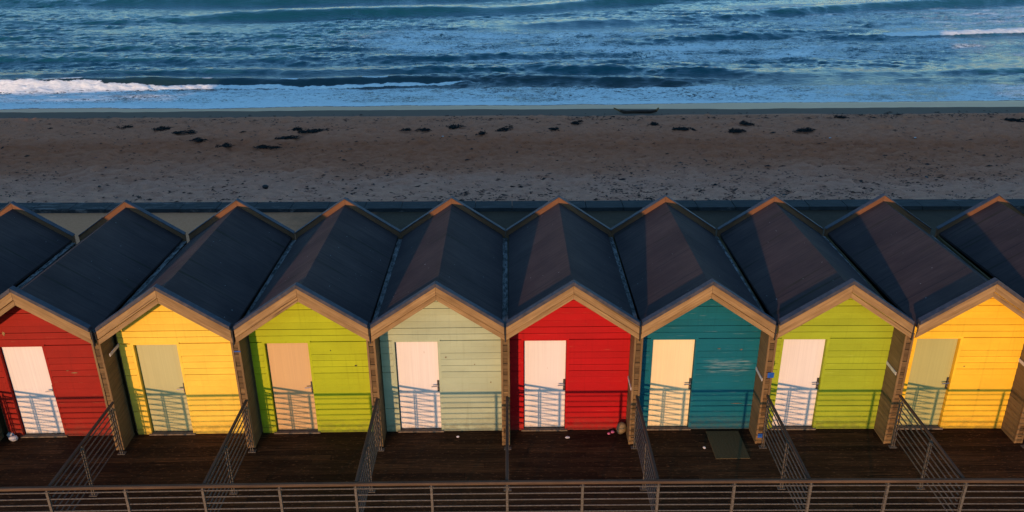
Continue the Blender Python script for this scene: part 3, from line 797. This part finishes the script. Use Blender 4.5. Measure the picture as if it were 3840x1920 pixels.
curve_tube('trunk',[(-.95,-.02,.13),(-.6,0,.05),(-.1,.02,.06),(.35,0,.08),(.8,-.03,.07),(1.18,-.02,.13)],[.07,.10,.10,.105,.10,.07],M['log'],lg,seed=4)
curve_tube('limb',[(-1.32,.0,.30),(-1.15,0,.22),(-.93,-.02,.14)],[.03,.055,.065],M['logend'],lg,seed=5)
curve_tube('limb',[(1.15,-.02,.14),(1.25,0,.24),(1.28,.0,.30)],[.07,.06,.045],M['logend'],lg,seed=6)
m=MB(); m.prism([(-.35,-.05,.0),(.35,.03,.0),(.33,.07,.05),(-.33,0,.05)],[(-.35,.05,.0),(.34,.11,.0),(.32,.11,.05),(-.33,.06,.05)]); o=m.build('driftwood_plank',M['log'],bevel=.008,loc=(14.2,33.0,gz(14.2,33.0)+.005)); tag(o,'short dark plank on the damp sand in front of the driftwood log','driftwood')
# weed crumbs, shells and chips strewn over the sand: nobody could count them
rs=np.random.default_rng(77); m=MB(); n=0
while n<9500:
    x=rs.uniform(-22,42); y=rs.uniform(15.8,34.2)
    p=.13+1.1*max(0,1-(y-16)/9)*(.35+.65*min(1,max(0,(x+2)/14)))
    if y>32.3 and y<33.2: p=.9
    if rs.random()>p: continue
    cl=float(vnoise(np.array([x*1.]),np.array([y*1.]),88,.5)[0])
    if rs.random()>.25+1.1*cl: continue
    n+=1; s=rs.uniform(.016,.055)*(2. if rs.random()<.04 else 1); a=rs.uniform(0,6.28); st=rs.uniform(1,3)
    c=Vector((x,y,gz(x,y)+rs.uniform(.01,.03))); u=Vector((math.cos(a)*s*st,math.sin(a)*s*st*.6,rs.uniform(-.005,.012))); v=Vector((-math.sin(a)*s*.7,math.cos(a)*s*.7,rs.uniform(0,.012)))
    t=Vector((0,0,s*.6))
    m.poly([c-u,c+v*.6-u*.2,c+t]); m.poly([c+u,c-v,c+t]); m.poly([c-u,c-v,c+t]); m.poly([c+u,c+v,c+t])
def crumbmat():
    n=N('beach_debris_mix'); c=n.ramp(n.attr('rnd'),[(0,(.015,.013,.014)),(.6,(.03,.022,.016)),(.9,(.07,.035,.02)),(1,(.12,.10,.09))]); return n.set(c,.8,0,.2)
o=m.build('beach_debris',crumbmat()); tag(o,'small crumbs of weed and pebbles strewn over the sand','debris',kind='stuff')
# a few white shells/feathers
for k,(x,y,l) in enumerate([(5.1,28.9,'tiny white shell on the brown sand above the sage hut'),(29.2,27.9,'tiny white shell on the sand at far right'),(24.9,28.0,'tiny white shell on the sand above the deep yellow hut')]):
    o=lump('shell',M['pale'],(x,y,gz(x,y)+.01),(.06,.05,.03),90+k,sub=2); tag(o,l,'shell')

# ------------------------------------------------------------------ light
TX=.341; EL=R(3.6)
AZ=math.atan(TX)             # sun stands behind the camera, to its left
sd=bpy.data.lights.new('sun','SUN'); sd.energy=SUN_E=.96; sd.angle=R(.75); sd.color=(1,.57,.30)
so=bpy.data.objects.new('sun',sd); C.objects.link(so)
trav=Vector((math.sin(AZ)*math.cos(EL),math.cos(AZ)*math.cos(EL),-math.sin(EL)))
so.rotation_euler=trav.to_track_quat('-Z','Y').to_euler(); so.location=(-5,-20,12)
wd=bpy.data.worlds.new('World'); S.world=wd; wd.use_nodes=True; nt=wd.node_tree
sk=nt.nodes.new('ShaderNodeTexSky'); sk.sky_type='NISHITA'; sk.sun_disc=False; sk.sun_elevation=EL; sk.sun_rotation=math.pi+AZ
sk.air_density=1.; sk.dust_density=.06; sk.ozone_density=3.4; sk.altitude=0
bg=nt.nodes['Background']; bg.inputs[1].default_value=.15; nt.links.new(sk.outputs[0],bg.inputs[0])

# ------------------------------------------------------------------ camera (matched to the photograph's perspective)
cam=bpy.data.cameras.new('camera'); co=bpy.data.objects.new('camera',cam); C.objects.link(co); S.camera=co
pi_,ya_,ro_=R(23.40184),R(.08755),R(-.42834)
d=Vector((math.sin(ya_)*math.cos(pi_),math.cos(ya_)*math.cos(pi_),-math.sin(pi_))); r=Vector((math.cos(ya_),-math.sin(ya_),0)); u=r.cross(d)
r2=r*math.cos(ro_)+u*math.sin(ro_); u2=-r*math.sin(ro_)+u*math.cos(ro_)
co.matrix_world=Matrix(((r2.x,u2.x,-d.x,8.5813),(r2.y,u2.y,-d.y,-13.07753),(r2.z,u2.z,-d.z,9.64938),(0,0,0,1)))
cam.sensor_width=36; cam.lens=3106.877/3840*36; cam.clip_end=6000; cam.clip_start=.1
S.render.resolution_x=1024; S.render.resolution_y=512
vs=S.view_settings; vs.view_transform='Standard'; vs.look='None'; vs.gamma=1; vs.exposure=2.02
